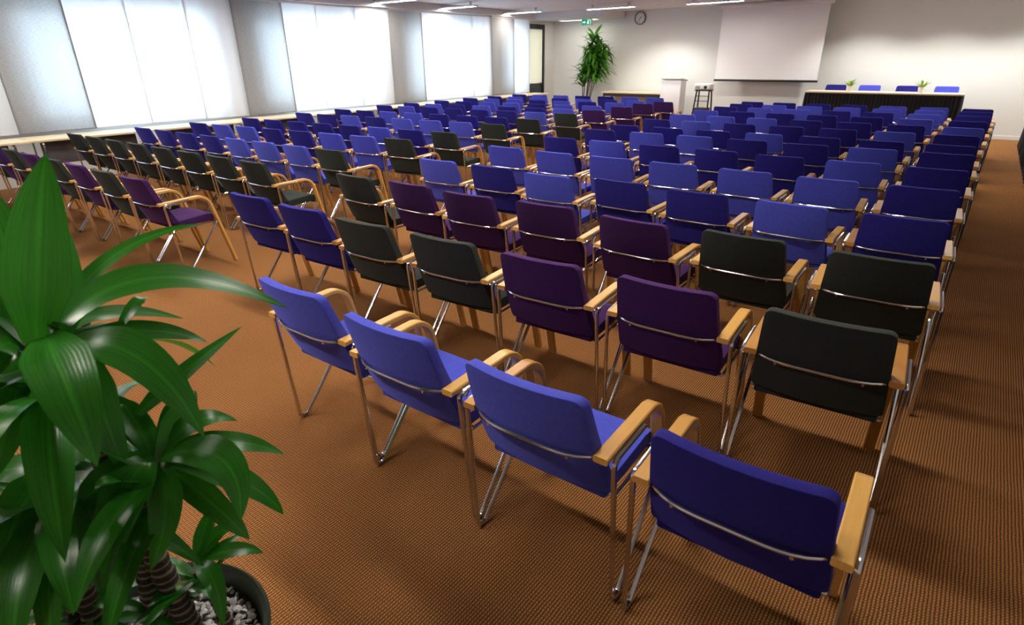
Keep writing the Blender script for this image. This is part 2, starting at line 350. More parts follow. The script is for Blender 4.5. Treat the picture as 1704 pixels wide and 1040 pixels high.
# ---- front wall lamps (downlights recessed in the ceiling)
for i, x in enumerate((-7.1, -2.4, -.9, .5)):
    r = thing('downlight', 'round recessed downlight washing the front wall', 'downlight', (x, 15.3, ZC), 0, 'recessed downlights by the front wall')
    obj('trim_ring', lathe(BM(), [(.07, -.012), (.095, -.012), (.1, -.004), (.1, 0)]), FRAMEWHITE, r)
    obj('lens', lathe(BM(), [(.0, -.006), (.066, -.006), (.066, -.002)]), emit('downlight_lens', (255, 236, 205), 4), r)
    L = bpy.data.lights.new('downlight_beam', 'SPOT'); L.energy = DOWN_W; L.color = (1, .97, .92); L.spot_size = R(128); L.spot_blend = .55; L.shadow_soft_size = .08
    o = bpy.data.objects.new('downlight_beam', L); COL.objects.link(o); o.parent = r; o.location = (0, 0, -.04)
CHAIRS = [
    ('R', 1, 4, -2.127, 1.218, 1.6, 'b'),
    ('R', 1, 5, -1.506, 1.197, 1.6, 'b'),
    ('R', 1, 6, -0.889002, 1.195, 1.6, 'b'),
    ('R', 1, 7, -0.256, 1.199, 1.6, 'n'),
    ('R', 2, 1, -3.963, 2.069, 4, 'n'),
    ('R', 2, 2, -3.34337, 2.07204, 4, 'n'),
    ('R', 2, 3, -2.72638, 2.06986, 4, 'g'),
    ('R', 2, 4, -2.11036, 2.10463, 4, 'g'),
    ('R', 2, 5, -1.4939, 2.13047, 4, 'p'),
    ('R', 2, 6, -0.87443, 2.16991, 3.1, 'p'),
    ('R', 2, 7, -0.25757, 2.18309, 4, 'g'),
    ('R', 3, 1, -3.95623, 2.97806, -0.5, 'g'),
    ('R', 3, 2, -3.34059, 3.01897, 0.6, 'p'),
    ('R', 3, 3, -2.72401, 2.99628, 3.9, 'p'),
    ('R', 3, 4, -2.11017, 3.05869, 3.9, 'p'),
    ('R', 3, 5, -1.46172, 3.02993, -0.5, 'p'),
    ('R', 3, 6, -0.847279, 3.08607, 1.2, 'g'),
    ('R', 3, 7, -0.212, 3.091, 3.9, 'g'),
    ('R', 4, 1, -3.945, 3.939, 3.1, 'b'),
    ('R', 4, 2, -3.305, 3.956, 3.1, 'n'),
    ('R', 4, 3, -2.68195, 3.91571, 3.1, 'b'),
    ('R', 4, 4, -2.07405, 4.02129, -1.3, 'n'),
    ('R', 4, 5, -1.45, 3.98, 1, 'n'),
    ('R', 4, 6, -0.826407, 3.98292, -0.9, 'b'),
    ('R', 4, 7, -0.209593, 3.99808, 3.1, 'n'),
    ('R', 5, 1, -3.959, 4.978, 3, 'b'),
    ('R', 5, 2, -3.313, 4.957, 0.2, 'b'),
    ('R', 5, 3, -2.68889, 4.9849, 3, 'b'),
    ('R', 5, 4, -2.07211, 5.0011, 3, 'b'),
    ('R', 5, 5, -1.439, 5.001, -0.1, 'b'),
    ('R', 5, 6, -0.819082, 4.99594, 3, 'b'),
    ('R', 5, 7, -0.202918, 5.02806, 3, 'n'),
    ('R', 6, 1, -3.905, 5.962, 2.3, 'n'),
    ('R', 6, 2, -3.284, 5.975, 2.3, 'b'),
    ('R', 6, 3, -2.65086, 5.97297, 2.3, 'n'),
    ('R', 6, 4, -2.03396, 5.98418, -1, 'n'),
    ('R', 6, 5, -1.41777, 5.95254, 2, 'n'),
    ('R', 6, 6, -0.801194, 5.97532, 2.3, 'b'),
    ('R', 6, 7, -0.184209, 5.97099, 2.3, 'n'),
    ('R', 7, 1, -3.923, 6.935, 2.8, 'n'),
    ('R', 7, 2, -3.26321, 6.94278, 2.8, 'b'),
    ('R', 7, 3, -2.64635, 6.9563, -0.6, 'b'),
    ('R', 7, 4, -2.02944, 6.94592, 2.8, 'n'),
    ('R', 7, 5, -1.4038, 6.92787, 2.8, 'n'),
    ('R', 7, 6, -0.787493, 6.95702, 2.7, 'b'),
    ('R', 7, 7, -0.170703, 6.97311, 2.8, 'n'),
    ('R', 8, 1, -3.898, 7.582, 0.9, 'n'),
    ('R', 8, 2, -3.278, 7.595, -1.1, 'n'),
    ('R', 8, 3, -2.658, 7.607, -1.1, 'n'),
    ('R', 8, 4, -2.038, 7.619, 0.4, 'b'),
    ('R', 8, 5, -1.418, 7.631, -0.7, 'n'),
    ('R', 8, 6, -0.798, 7.644, 0.1, 'n'),
    ('R', 8, 7, -0.178, 7.656, -0.1, 'n'),
    ('R', 9, 1, -3.889, 8.578, -0.5, 'n'),
    ('R', 9, 2, -3.269, 8.591, 1.5, 'b'),
    ('R', 9, 3, -2.649, 8.603, -0.9, 'n'),
    ('R', 9, 4, -2.029, 8.615, -0.3, 'n'),
    ('R', 9, 5, -1.409, 8.627, -0.9, 'n'),
    ('R', 9, 6, -0.789, 8.64, 0.4, 'b'),
    ('R', 9, 7, -0.169, 8.652, -0.7, 'n'),
    ('R', 10, 1, -3.865, 9.53, -0.4, 'b'),
    ('R', 10, 2, -3.245, 9.542, 0.7, 'b'),
    ('R', 10, 3, -2.625, 9.555, -0.5, 'b'),
    ('R', 10, 4, -2.005, 9.567, 0.2, 'n'),
    ('R', 10, 5, -1.385, 9.579, 1.2, 'n'),
    ('R', 10, 6, -0.765, 9.591, -1.1, 'n'),
    ('R', 10, 7, -0.145, 9.604, -1.1, 'b'),
    ('R', 11, 1, -3.848, 10.498, -0.8, 'b'),
    ('R', 11, 2, -3.228, 10.511, 0.8, 'n'),
    ('R', 11, 3, -2.608, 10.523, 0.3, 'n'),
    ('R', 11, 4, -1.988, 10.535, -0.8, 'n'),
    ('R', 11, 5, -1.368, 10.547, -0.5, 'n'),
    ('R', 11, 6, -0.748, 10.56, -1, 'b'),
    ('R', 11, 7, -0.128, 10.572, -0.1, 'n'),
    ('R', 12, 1, -3.824, 11.443, -1.1, 'n'),
    ('R', 12, 2, -3.204, 11.455, 0.6, 'b'),
    ('R', 12, 3, -2.584, 11.468, 1.2, 'b'),
    ('R', 12, 4, -1.964, 11.48, 1.4, 'n'),
    ('R', 12, 5, -1.344, 11.492, 0.7, 'n'),
    ('R', 12, 6, -0.724, 11.504, 1.4, 'b'),
    ('R', 12, 7, -0.104, 11.517, -1.1, 'n'),
    ('R', 13, 1, -3.809, 12.292, -0.6, 'n'),
    ('R', 13, 2, -3.189, 12.304, 1.4, 'b'),
    ('R', 13, 3, -2.569, 12.316, 0.8, 'b'),
    ('R', 13, 4, -1.949, 12.328, -0.3, 'b'),
    ('R', 13, 5, -1.329, 12.341, 1.3, 'b'),
    ('R', 13, 6, -0.709, 12.353, 0.4, 'b'),
    ('R', 13, 7, -0.089, 12.365, 1, 'n'),
    ('R', 14, 1, -3.799, 12.974, -0.6, 'n'),
    ('R', 14, 2, -3.179, 12.986, -0.9, 'n'),
    ('R', 14, 3, -2.559, 12.998, -0.2, 'n'),
    ('R', 14, 4, -1.939, 13.01, -1.1, 'n'),
    ('R', 14, 5, -1.319, 13.023, -0.4, 'b'),
    ('R', 14, 6, -0.699, 13.035, 1.4, 'b'),
    ('R', 14, 7, -0.079, 13.047, -0.5, 'n'),
    ('L', 2, 1, -9.62, 1.75, 0.2, 'g'),
    ('L', 2, 2, -9.017, 1.767, 0.3, 'p'),
    ('L', 2, 3, -8.414, 1.784, 0.7, 'g'),
    ('L', 2, 4, -7.811, 1.801, 2.5, 'p'),
    ('L', 2, 5, -7.209, 1.819, 1.3, 'g'),
    ('L', 2, 6, -6.606, 1.836, 1.1, 'p'),
    ('L', 2, 7, -6.003, 1.853, 0.5, 'g'),
    ('L', 2, 8, -5.4, 1.87, 3.8, 'p'),
    ('L', 3, 1, -9.5, 2.74, 1.8, 'g'),
    ('L', 3, 2, -8.906, 2.76, 1.1, 'g'),
    ('L', 3, 3, -8.311, 2.78, 0.7, 'g'),
    ('L', 3, 4, -7.717, 2.8, 0.7, 'g'),
    ('L', 3, 5, -7.123, 2.82, 1, 'g'),
    ('L', 3, 6, -6.529, 2.84, 2.5, 'g'),
    ('L', 3, 7, -5.934, 2.86, 1, 'g'),
    ('L', 3, 8, -5.34, 2.88, 0.6, 'g'),
    ('L', 4, 1, -9.52, 3.59, 2.7, 'n'),
    ('L', 4, 2, -8.931, 3.617, 2, 'n'),
    ('L', 4, 3, -8.343, 3.644, 4.2, 'n'),
    ('L', 4, 4, -7.754, 3.671, 1.6, 'n'),
    ('L', 4, 5, -7.166, 3.699, 2.8, 'b'),
    ('L', 4, 6, -6.577, 3.726, 3.6, 'b'),
    ('L', 4, 7, -5.989, 3.753, 2.5, 'b'),
    ('L', 4, 8, -5.4, 3.78, 4.2, 'g'),
    ('L', 5, 1, -9.55313, 4.39871, 5.8, 'n'),
    ('L', 5, 2, -8.96794, 4.45613, 5.1, 'b'),
    ('L', 5, 3, -8.38274, 4.51343, 5.6, 'b'),
    ('L', 5, 4, -7.79755, 4.5708, 4.5, 'n'),
    ('L', 5, 5, -7.21245, 4.6292, 5.6, 'n'),
    ('L', 5, 6, -6.62726, 4.68657, 5.1, 'b'),
    ('L', 5, 7, -6.04206, 4.74387, 7, 'b'),
    ('L', 5, 8, -5.45687, 4.80129, 6.8, 'g'),
    ('L', 6, 1, -9.57117, 5.26746, 4.9, 'n'),
    ('L', 6, 2, -8.98511, 5.3152, 3.5, 'n'),
    ('L', 6, 3, -8.39905, 5.36294, 4.1, 'n'),
    ('L', 6, 4, -7.81298, 5.41054, 4.1, 'n'),
    ('L', 6, 5, -7.22702, 5.45946, 4, 'n'),
    ('L', 6, 6, -6.64095, 5.50706, 4.1, 'b'),
    ('L', 6, 7, -6.05489, 5.5548, 6, 'n'),
    ('L', 6, 8, -5.46883, 5.60254, 3.8, 'g'),
    ('L', 7, 1, -9.68, 6.35, 4, 'n'),
    ('L', 7, 2, -9.093, 6.403, 6.6, 'n'),
    ('L', 7, 3, -8.506, 6.456, 5.6, 'b'),
    ('L', 7, 4, -7.919, 6.509, 6.8, 'n'),
    ('L', 7, 5, -7.331, 6.561, 5.1, 'b'),
    ('L', 7, 6, -6.744, 6.614, 6.6, 'b'),
    ('L', 7, 7, -6.157, 6.667, 5.8, 'b'),
    ('L', 7, 8, -5.57, 6.72, 6.2, 'g'),
    ('L', 8, 1, -9.74, 7.25, 5.8, 'n'),
    ('L', 8, 2, -9.147, 7.3, 5, 'n'),
    ('L', 8, 3, -8.554, 7.35, 3.8, 'b'),
    ('L', 8, 4, -7.961, 7.4, 4.2, 'b'),
    ('L', 8, 5, -7.369, 7.45, 6.1, 'n'),
    ('L', 8, 6, -6.776, 7.5, 6.2, 'n'),
    ('L', 8, 7, -6.183, 7.55, 6.3, 'n'),
    ('L', 8, 8, -5.59, 7.6, 4.5, 'g'),
    ('L', 9, 1, -9.84, 8.37, 5, 'n'),
    ('L', 9, 2, -9.233, 8.416, 5.4, 'b'),
    ('L', 9, 3, -8.626, 8.461, 4.9, 'n'),
    ('L', 9, 4, -8.019, 8.507, 5.4, 'n'),
    ('L', 9, 5, -7.411, 8.553, 4.6, 'n'),
    ('L', 9, 6, -6.804, 8.599, 4.9, 'n'),
    ('L', 9, 7, -6.197, 8.644, 5, 'b'),
    ('L', 9, 8, -5.59, 8.69, 3.8, 'g'),
    ('L', 10, 1, -9.84, 9.13, 6.6, 'n'),
    ('L', 10, 2, -9.224, 9.186, 6.8, 'b'),
    ('L', 10, 3, -8.609, 9.241, 4.1, 'n'),
    ('L', 10, 4, -7.993, 9.297, 6.8, 'b'),
    ('L', 10, 5, -7.377, 9.353, 6.8, 'n'),
    ('L', 10, 6, -6.761, 9.409, 5.9, 'n'),
    ('L', 10, 7, -6.146, 9.464, 4, 'b'),
    ('L', 10, 8, -5.53, 9.52, 6.6, 'p'),
    ('L', 11, 1, -9.82, 10.05, 3.9, 'n'),
    ('L', 11, 2, -9.196, 10.103, 6.4, 'n'),
    ('L', 11, 3, -8.571, 10.156, 5.5, 'b'),
    ('L', 11, 4, -7.947, 10.209, 3.7, 'b'),
    ('L', 11, 5, -7.323, 10.261, 4, 'n'),
    ('L', 11, 6, -6.699, 10.314, 5.4, 'b'),
    ('L', 11, 7, -6.074, 10.367, 5.2, 'b'),
    ('L', 11, 8, -5.45, 10.42, 5.8, 'p'),
    ('L', 12, 1, -9.84, 11.05, 6.4, 'n'),
    ('L', 12, 2, -9.22, 11.103, 4.2, 'b'),
    ('L', 12, 3, -8.6, 11.156, 3.6, 'b'),
    ('L', 12, 4, -7.98, 11.209, 6.3, 'n'),
    ('L', 12, 5, -7.36, 11.261, 3.6, 'b'),
    ('L', 12, 6, -6.74, 11.314, 6.2, 'n'),
    ('L', 12, 7, -6.12, 11.367, 3.9, 'b'),
    ('L', 12, 8, -5.5, 11.42, 6, 'p'),
    ('L', 13, 1, -9.78, 11.9, 3.3, 'n'),
    ('L', 13, 2, -9.147, 11.926, 3.6, 'b'),
    ('L', 13, 3, -8.514, 11.951, 2.6, 'b'),
    ('L', 13, 4, -7.881, 11.977, 3.6, 'n'),
    ('L', 13, 5, -7.249, 12.003, 1.5, 'b'),
    ('L', 13, 6, -6.616, 12.029, 2.9, 'n'),
    ('L', 13, 7, -5.983, 12.054, 1.9, 'b'),
    ('L', 13, 8, -5.35, 12.08, 3.6, 'p'),
    ('L', 14, 1, -9.72, 12.85, 6.4, 'n'),
    ('L', 14, 2, -9.11, 12.907, 5.5, 'b'),
    ('L', 14, 3, -8.5, 12.964, 5.7, 'b'),
    ('L', 14, 4, -7.89, 13.021, 4.2, 'n'),
    ('L', 14, 5, -7.28, 13.079, 4.2, 'n'),
    ('L', 14, 6, -6.67, 13.136, 5.9, 'b'),
    ('L', 14, 7, -6.06, 13.193, 5.5, 'b'),
]
LEAVES = [
    ((-1.382, 0.23, 1.191), (-1.364, 0.276, 1.37), (-1.371, 0.341, 1.546), 0.115, 'c'),
    ((-1.426, 0.215, 1.177), (-1.528, 0.257, 1.318), (-1.615, 0.279, 1.479), 0.11, 'c'),
    ((-1.349, 0.262, 1.201), (-1.43, 0.313, 1.283), (-1.551, 0.372, 1.432), 0.08, 'c'),
    ((-1.372, 0.258, 1.203), (-1.473, 0.43, 1.302), (-1.458, 0.626, 1.335), 0.04, 'u'),
    ((-1.353, 0.267, 1.218), (-1.375, 0.48, 1.256), (-1.31, 0.728, 1.112), 0.085, 'u'),
    ((-1.381, 0.274, 1.194), (-1.442, 0.388, 1.185), (-1.416, 0.516, 1.13), 0.045, 'u'),
    ((-1.375, 0.276, 1.188), (-1.401, 0.379, 1.162), (-1.422, 0.5, 1.11), 0.035, 'u'),
    ((-1.355, 0.273, 1.181), (-1.357, 0.41, 1.155), (-1.318, 0.518, 1.096), 0.06, 'u'),
    ((-1.319, 0.264, 1.189), (-1.21, 0.346, 1.158), (-1.12, 0.389, 0.984), 0.095, 'm'),
    ((-1.361, 0.241, 1.206), (-1.172, 0.213, 1.19), (-1.089, 0.198, 1.047), 0.11, 'c'),
    ((-1.349, 0.299, 1.145), (-1.302, 0.278, 1.041), (-1.273, 0.275, 0.87), 0.07, 'm'),
    ((-1.343, 0.346, 0.973), (-1.339, 0.45, 1.028), (-1.346, 0.618, 1.09), 0.05, 'u'),
    ((-1.422, 0.199, 1.191), (-1.397, 0.144, 1.182), (-1.406, 0.079, 1.078), 0.1, 'm'),
    ((-1.438, 0.23, 1.146), (-1.39, 0.156, 1.071), (-1.324, 0.084, 0.972), 0.1, 'm'),
    ((-1.374, 0.356, 1.157), (-1.405, 0.43, 1.209), (-1.446, 0.453, 1.183), 0.03, 'u'),
    ((-1.265, 0.342, 0.905), (-1.233, 0.425, 0.96), (-1.235, 0.508, 0.913), 0.055, 'u'),
    ((-1.26, 0.346, 0.905), (-1.186, 0.458, 0.903), (-1.158, 0.568, 0.813), 0.06, 'u'),
    ((-1.248, 0.341, 0.905), (-1.097, 0.403, 0.929), (-1.035, 0.384, 0.809), 0.085, 'm'),
    ((-1.251, 0.345, 0.892), (-1.125, 0.439, 0.835), (-1.093, 0.503, 0.707), 0.065, 'u'),
    ((-1.274, 0.344, 0.873), (-1.149, 0.376, 0.806), (-1.077, 0.409, 0.713), 0.065, 'm'),
    ((-1.252, 0.335, 0.899), (-1.268, 0.405, 0.972), (-1.293, 0.457, 1.001), 0.06, 'c'),
    ((-1.267, 0.322, 0.899), (-1.223, 0.244, 0.869), (-1.216, 0.15, 0.692), 0.1, 'm'),
    ((-1.264, 0.329, 0.905), (-1.277, 0.241, 0.891), (-1.308, 0.159, 0.836), 0.09, 'm'),
    ((-1.255, 0.328, 0.893), (-1.166, 0.294, 0.831), (-1.161, 0.233, 0.715), 0.07, 'm'),
    ((-1.407, 0.171, 0.872), (-1.383, 0.113, 0.86), (-1.334, 0.04, 0.785), 0.1, 'm'),
    ((-1.401, 0.175, 0.872), (-1.271, 0.194, 0.847), (-1.216, 0.15, 0.692), 0.1, 'm'),
    ((-1.401, 0.175, 0.872), (-1.47, 0.135, 0.896), (-1.535, 0.071, 0.873), 0.08, 'u'),
    ((-1.398, 0.181, 0.878), (-1.423, 0.25, 0.912), (-1.359, 0.3, 0.912), 0.07, 'u'),
    ((-1.269, 0.347, 0.573), (-1.234, 0.427, 0.568), (-1.206, 0.482, 0.529), 0.045, 'u'),
    ((-1.269, 0.347, 0.573), (-1.275, 0.419, 0.61), (-1.272, 0.471, 0.601), 0.04, 'u'),
    ((-1.267, 0.344, 0.566), (-1.171, 0.344, 0.581), (-1.125, 0.322, 0.477), 0.05, 'm'),
    ((-1.269, 0.347, 0.573), (-1.289, 0.392, 0.632), (-1.306, 0.422, 0.659), 0.04, 'u'),
    ((-1.48, 0.124, 0.518), (-1.49, 0.063, 0.548), (-1.545, -0.005, 0.504), 0.05, 'u'),
    ((-1.48, 0.124, 0.518), (-1.548, 0.093, 0.559), (-1.607, 0.025, 0.52), 0.05, 'u'),
    ((-1.482, 0.126, 0.525), (-1.599, 0.116, 0.546), (-1.654, 0.076, 0.553), 0.04, 'u'),
]

# ------------------------------------------------------------------ armchairs
def rounded_rows(H, r_top, r_bot, n_mid):
    ts = [0, .12, .35, .65, 1]
    rows = [(r_bot * t, r_bot - math.sqrt(max(0, r_bot ** 2 - (r_bot - r_bot * t) ** 2))) for t in ts]
    for k in range(1, n_mid): rows.append((r_bot + (H - r_bot - r_top) * k / n_mid, 0))
    rows += [(H - r_top * t, r_top - math.sqrt(max(0, r_top ** 2 - (r_top - r_top * t) ** 2))) for t in ts[::-1]]
    return rows
def slab(rows, w, nx, fr, bk, taper=None):
    """closed cushion: rows of (t, inset); fr/bk map (x, t) to the two faces"""
    bm = BM(); A = []; B = []
    for t, ins in rows:
        hw = (taper(t) if taper else w) / 2 - ins
        A.append([bm.verts.new(fr(-hw + 2 * hw * k / nx, t)) for k in range(nx + 1)])
        B.append([bm.verts.new(bk(-hw + 2 * hw * k / nx, t)) for k in range(nx + 1)])
    n = len(rows)
    for i in range(n - 1):
        for k in range(nx):
            bm.faces.new((A[i][k], A[i][k + 1], A[i + 1][k + 1], A[i + 1][k])); bm.faces.new((B[i][k], B[i + 1][k], B[i + 1][k + 1], B[i][k + 1]))
        for k, fl in ((0, False), (nx, True)):
            q = (A[i][k], A[i + 1][k], B[i + 1][k], B[i][k]); bm.faces.new(q[::-1] if fl else q)
    for i, fl in ((0, False), (n - 1, True)):
        for k in range(nx):
            q = (A[i][k + 1], A[i][k], B[i][k], B[i][k + 1]); bm.faces.new(q[::-1] if fl else q)
    recalc(bm); bm.normal_update()
    es = [e for e in bm.edges if len(e.link_faces) == 2 and e.calc_face_angle(0) > R(50)]
    bmesh.ops.bevel(bm, geom=es, offset=.011, segments=3, profile=.5, affect='EDGES', clamp_overlap=True)
    return bm
BW = .485
SPLAY = .291
def back_c(t): return .135 - .150 * (t / .402) - .012 * math.sin(PI * t / .402)
def bow(x): return -.036 * (1 - (2 * x / BW) ** 2)
def make_backrest():
    H = .402; z0 = .434
    rows = rounded_rows(H, .03, .02, 6)
    th = lambda t: .021 + .006 * (1 - t / H)
    return slab(rows, BW, 10, lambda x, t: (x, back_c(t) + bow(x) + th(t), z0 + t), lambda x, t: (x, back_c(t) + bow(x) - th(t), z0 + t), lambda t: BW + (.425 - BW) * t / H)
def make_seat():
    L = .39; y0 = .112
    rows = rounded_rows(L, .03, .012, 6)
    top = lambda x, t: .452 + .022 * (t / L) - .012 * (1 - abs(2 * x / BW)) * math.sin(PI * t / L) - .05 * max(0, (t / L - .84) / .16) ** 2
    bot = lambda x, t: .398 + .012 * (t / L)
    return slab(rows, BW - .03, 8, lambda x, t: (x, y0 + t, top(x, t)), lambda x, t: (x, y0 + t, bot(x, t)))
def make_armrest(s):
    a0 = R(1.5); Rr = .112; st = Vector((.335, .632)); h1 = R(-77)
    path = [(.012, .632 - math.tan(a0) * .32), (.1, .632 - math.tan(a0) * .235), (.2, .632 - math.tan(a0) * .135)]
    c = Vector((st.x + Rr * math.sin(a0), st.y - Rr * math.cos(a0)))
    for k in range(15):
        h = a0 + (h1 - a0) * k / 14
        path.append((c.x - Rr * math.sin(h), c.y + Rr * math.cos(h)))
    e = Vector(path[-1]); d = Vector((math.cos(h1), math.sin(h1)))
    for f in (.3, .65, 1): path.append(tuple(e + d * (-e.y / d.y) * f))
    path[-1] = (path[-1][0], .004)
    bm = strip(BM(), path, .048, .023, .004)
    for v in bm.verts: v.co.x += s * .250
    return recalc(bm)
def make_legframe(s):
    x = .2825
    pts = [(x, .25, .625), (x, .04, .616), (SPLAY, .085, .012), (SPLAY, .128, .012), (x + .001, .458, .40)]
    pts = [(s * a, b, c) for a, b, c in pts]
    f = fillet(pts, .028, 6)
    bm = tube(BM(), f, .0095, 8)
    tube(bm, [pts[4], (s * .268, .458, .40)], .006, 6)
    tube(bm, [pts[0], (s * .268, .25, .625)], .006, 6)
    return recalc(bm)
def rail_y(x): return .05 - .068 * (1 - (x / .235) ** 4)
def make_backrail():
    pts = []
    for k in range(17):
        s = -1 + 2 * k / 16; x = .235 * s
        pts.append((x, rail_y(x), .612 + .004 * (1 - s * s)))
    pts = [(-.256, .052, .616)] + pts + [(.256, .052, .616)]
    return recalc(tube(BM(), pts, .0072, 8))
def make_bolt(s):
    x = .15 * s; y = rail_y(x)
    return recalc(tube(BM(), [(x, y - .004, .604), (x, y + .03, .604)], .0055, 8))
def make_rail():
    bm = tube(BM(), [(-.24, .458, .392), (.24, .458, .392)], .009, 8)
    tube(bm, [(-.24, .16, .388), (.24, .16, .388)], .009, 8)
    for s in (-1, 1): tube(bm, [(s * .24, .458, .392), (s * .24, .16, .388)], .007, 6)
    return recalc(bm)
def make_stub(s):
    return recalc(tube(BM(), [(s * .205, .065, .585), (s * .274, .09, .585), (s * .281, .10, .616)], .006, 6))
SHARED = {}
def part(name, key, maker, m, parent):
    if key not in SHARED:
        o = obj(name, maker(), m, parent); SHARED[key] = o.data; return o
    o = bpy.data.objects.new(name, SHARED[key]); COL.objects.link(o); o.parent = parent; return o
def make_chair(c):
    t = thing('armchair', '', 'chair')
    part('seat', 'seat' + c, make_seat, FAB[c], t); part('backrest', 'back' + c, make_backrest, FAB[c], t)
    for s in (-1, 1):
        part('armrest', 'arm%d' % s, lambda: make_armrest(s), WOOD, t)
        part('leg_frame', 'leg%d' % s, lambda: make_legframe(s), CHROME, t)
        part('back_bracket', 'stub%d' % s, lambda: make_stub(s), CHROME, t)
    b = part('back_rail', 'rail', make_backrail, CHROME, t)
    for s in (-1, 1): part('bolt', 'bolt%d' % s, lambda: make_bolt(s), CHROME, b)
    part('seat_frame', 'frame', make_rail, CHROME, t)
    return t
def dup(root, loc, rotz, label, group):
    r = root.copy(); COL.objects.link(r); r.location = loc; r.rotation_euler = (0, 0, rotz)
    r['label'] = label; r['group'] = group
    for ch in list(root.children):
        c = ch.copy(); COL.objects.link(c); c.parent = r
        for g in ch.children:
            d = g.copy(); COL.objects.link(d); d.parent = c
    return r
PROTO = {}
CNAME = {'b': 'bright blue', 'n': 'dark navy blue', 'p': 'dark purple', 'g': 'charcoal green'}
def put_chair(c, loc, rot, label, group):
    if c not in PROTO:
        t = PROTO[c] = make_chair(c); t.location = loc; t.rotation_euler = (0, 0, rot); t['label'] = label; t['group'] = group
        return t
    return dup(PROTO[c], loc, rot, label, group)
ROW = ORD
GR, GL = 'armchairs in the block beside the skirted tables', 'armchairs in the block beside the windows'
SPECIAL = {('R', 1, 4): 'bright blue armchair standing furthest from the skirted tables in the short back row',
           ('R', 1, 5): 'bright blue armchair in the short back row, second from its open end towards the windows',
           ('R', 1, 6): 'bright blue armchair in the short back row, beside the dark navy one',
           ('R', 1, 7): 'dark navy blue armchair ending the short back row, closest of all to the viewer'}
YOFF = .015
for blk, r, c, x, y, rot, k in CHAIRS:
    if blk == 'R':
        lab = SPECIAL.get((blk, r, c)) or '%s armchair, %s from the skirted tables, %s row from the back' % (CNAME[k], ROW[7 - c], ROW[r - 1])
        g = GR
    else:
        lab = '%s armchair, %s from the windows, %s row from the back' % (CNAME[k], ROW[c - 1], ROW[r - 1]); g = GL
    o = put_chair(k, (x, y + YOFF, 0), R(rot), lab, g)
    o.scale.x = .955 if blk == 'L' else 1.0

# ------------------------------------------------------------------ front of the hall
PZ = .22
struct('trim_3', box(BM(), -4.6, -.3, 14.75, YF - .016, 0, PZ, .01), mat('podium_grey', (90, 70, 56), .8))
def skirt(bm, pts, z0, z1, amp=.014, pitch=.07):
    """pleated cloth hanging along a polyline in plan, 4 mm thick"""
    P = []
    for i in range(len(pts) - 1):
        a, b = Vector(pts[i]), Vector(pts[i + 1]); L = (b - a).length; d = (b - a) / L; nrm = Vector((d.y, -d.x)); n = max(2, int(L / pitch * 6))
        for k in range(n + (1 if i == len(pts) - 2 else 0)):
            s = L * k / n; P.append((a + d * s, nrm, amp * math.sin(2 * PI * s / pitch) + .3 * amp * math.sin(2 * PI * s / (pitch * 3.3))))
    rings = []
    for p, nrm, o in P:
        col = []
        for z, f in ((z1, .25), (z1 - .06, .6), ((z0 + z1) / 2, 1.0), (z0, 1.35)):
            q = p + nrm * (o * f + .012 * f); q2 = q - nrm * .004
            col.append((bm.verts.new((q.x, q.y, z)), bm.verts.new((q2.x, q2.y, z))))
        rings.append(col)
    for i in range(len(rings) - 1):
        for j in range(3):
            a, b = rings[i], rings[i + 1]
            bm.faces.new((a[j][0], b[j][0], b[j + 1][0], a[j + 1][0])); bm.faces.new((a[j][1], a[j + 1][1], b[j + 1][1], b[j][1]))
        bm.faces.new((rings[i][0][0], rings[i][0][1], rings[i + 1][0][1], rings[i + 1][0][0])); bm.faces.new((rings[i][3][0], rings[i + 1][3][0], rings[i + 1][3][1], rings[i][3][1]))
    for c in (rings[0], rings[-1]):
        for j in range(3): bm.faces.new((c[j][0], c[j][1], c[j + 1][1], c[j + 1][0]))
    return recalc(bm)
# panel table: pale top, black pleated skirt
TX0, TX1, TY0, TY1 = -3.30, -.37, 15.0, 15.62
t = thing('conference_table', 'long pale table with a black pleated skirt below the speakers\' chairs by the front wall', 'table', ((TX0 + TX1) / 2, (TY0 + TY1) / 2, PZ))
hw, hd = (TX1 - TX0) / 2, (TY1 - TY0) / 2
obj('table_top', box(BM(), -hw, hw, -hd, hd, .715, .745, .004), TABLEWOOD, t)
obj('table_skirt', skirt(BM(), [(-hw + .02, hd - .04), (-hw + .02, -hd + .03), (hw - .02, -hd + .03), (hw - .02, hd - .04)], .02, .714), BLACKCLOTH, t)
for sx in (-1, 1):
    for sy in (-1, 1): obj('leg', tube(BM(), [(sx * (hw - .12), sy * (hd - .12), 0), (sx * (hw - .12), sy * (hd - .12), .715)], .02), STEEL, t)
for x, k, lab in ((-2.90, 'n', 'dark navy armchair behind the skirted table, closest to the projection screen'), (-2.20, 'b', 'bright blue armchair behind the skirted table, second from the screen'), (-1.46, 'n', 'dark navy armchair behind the skirted table, third from the screen'), (-.74, 'b', 'bright blue armchair behind the skirted table, farthest from the screen')):
    put_chair(k, (x, 16.28, PZ), PI, lab, 'speakers\' armchairs behind the skirted table')
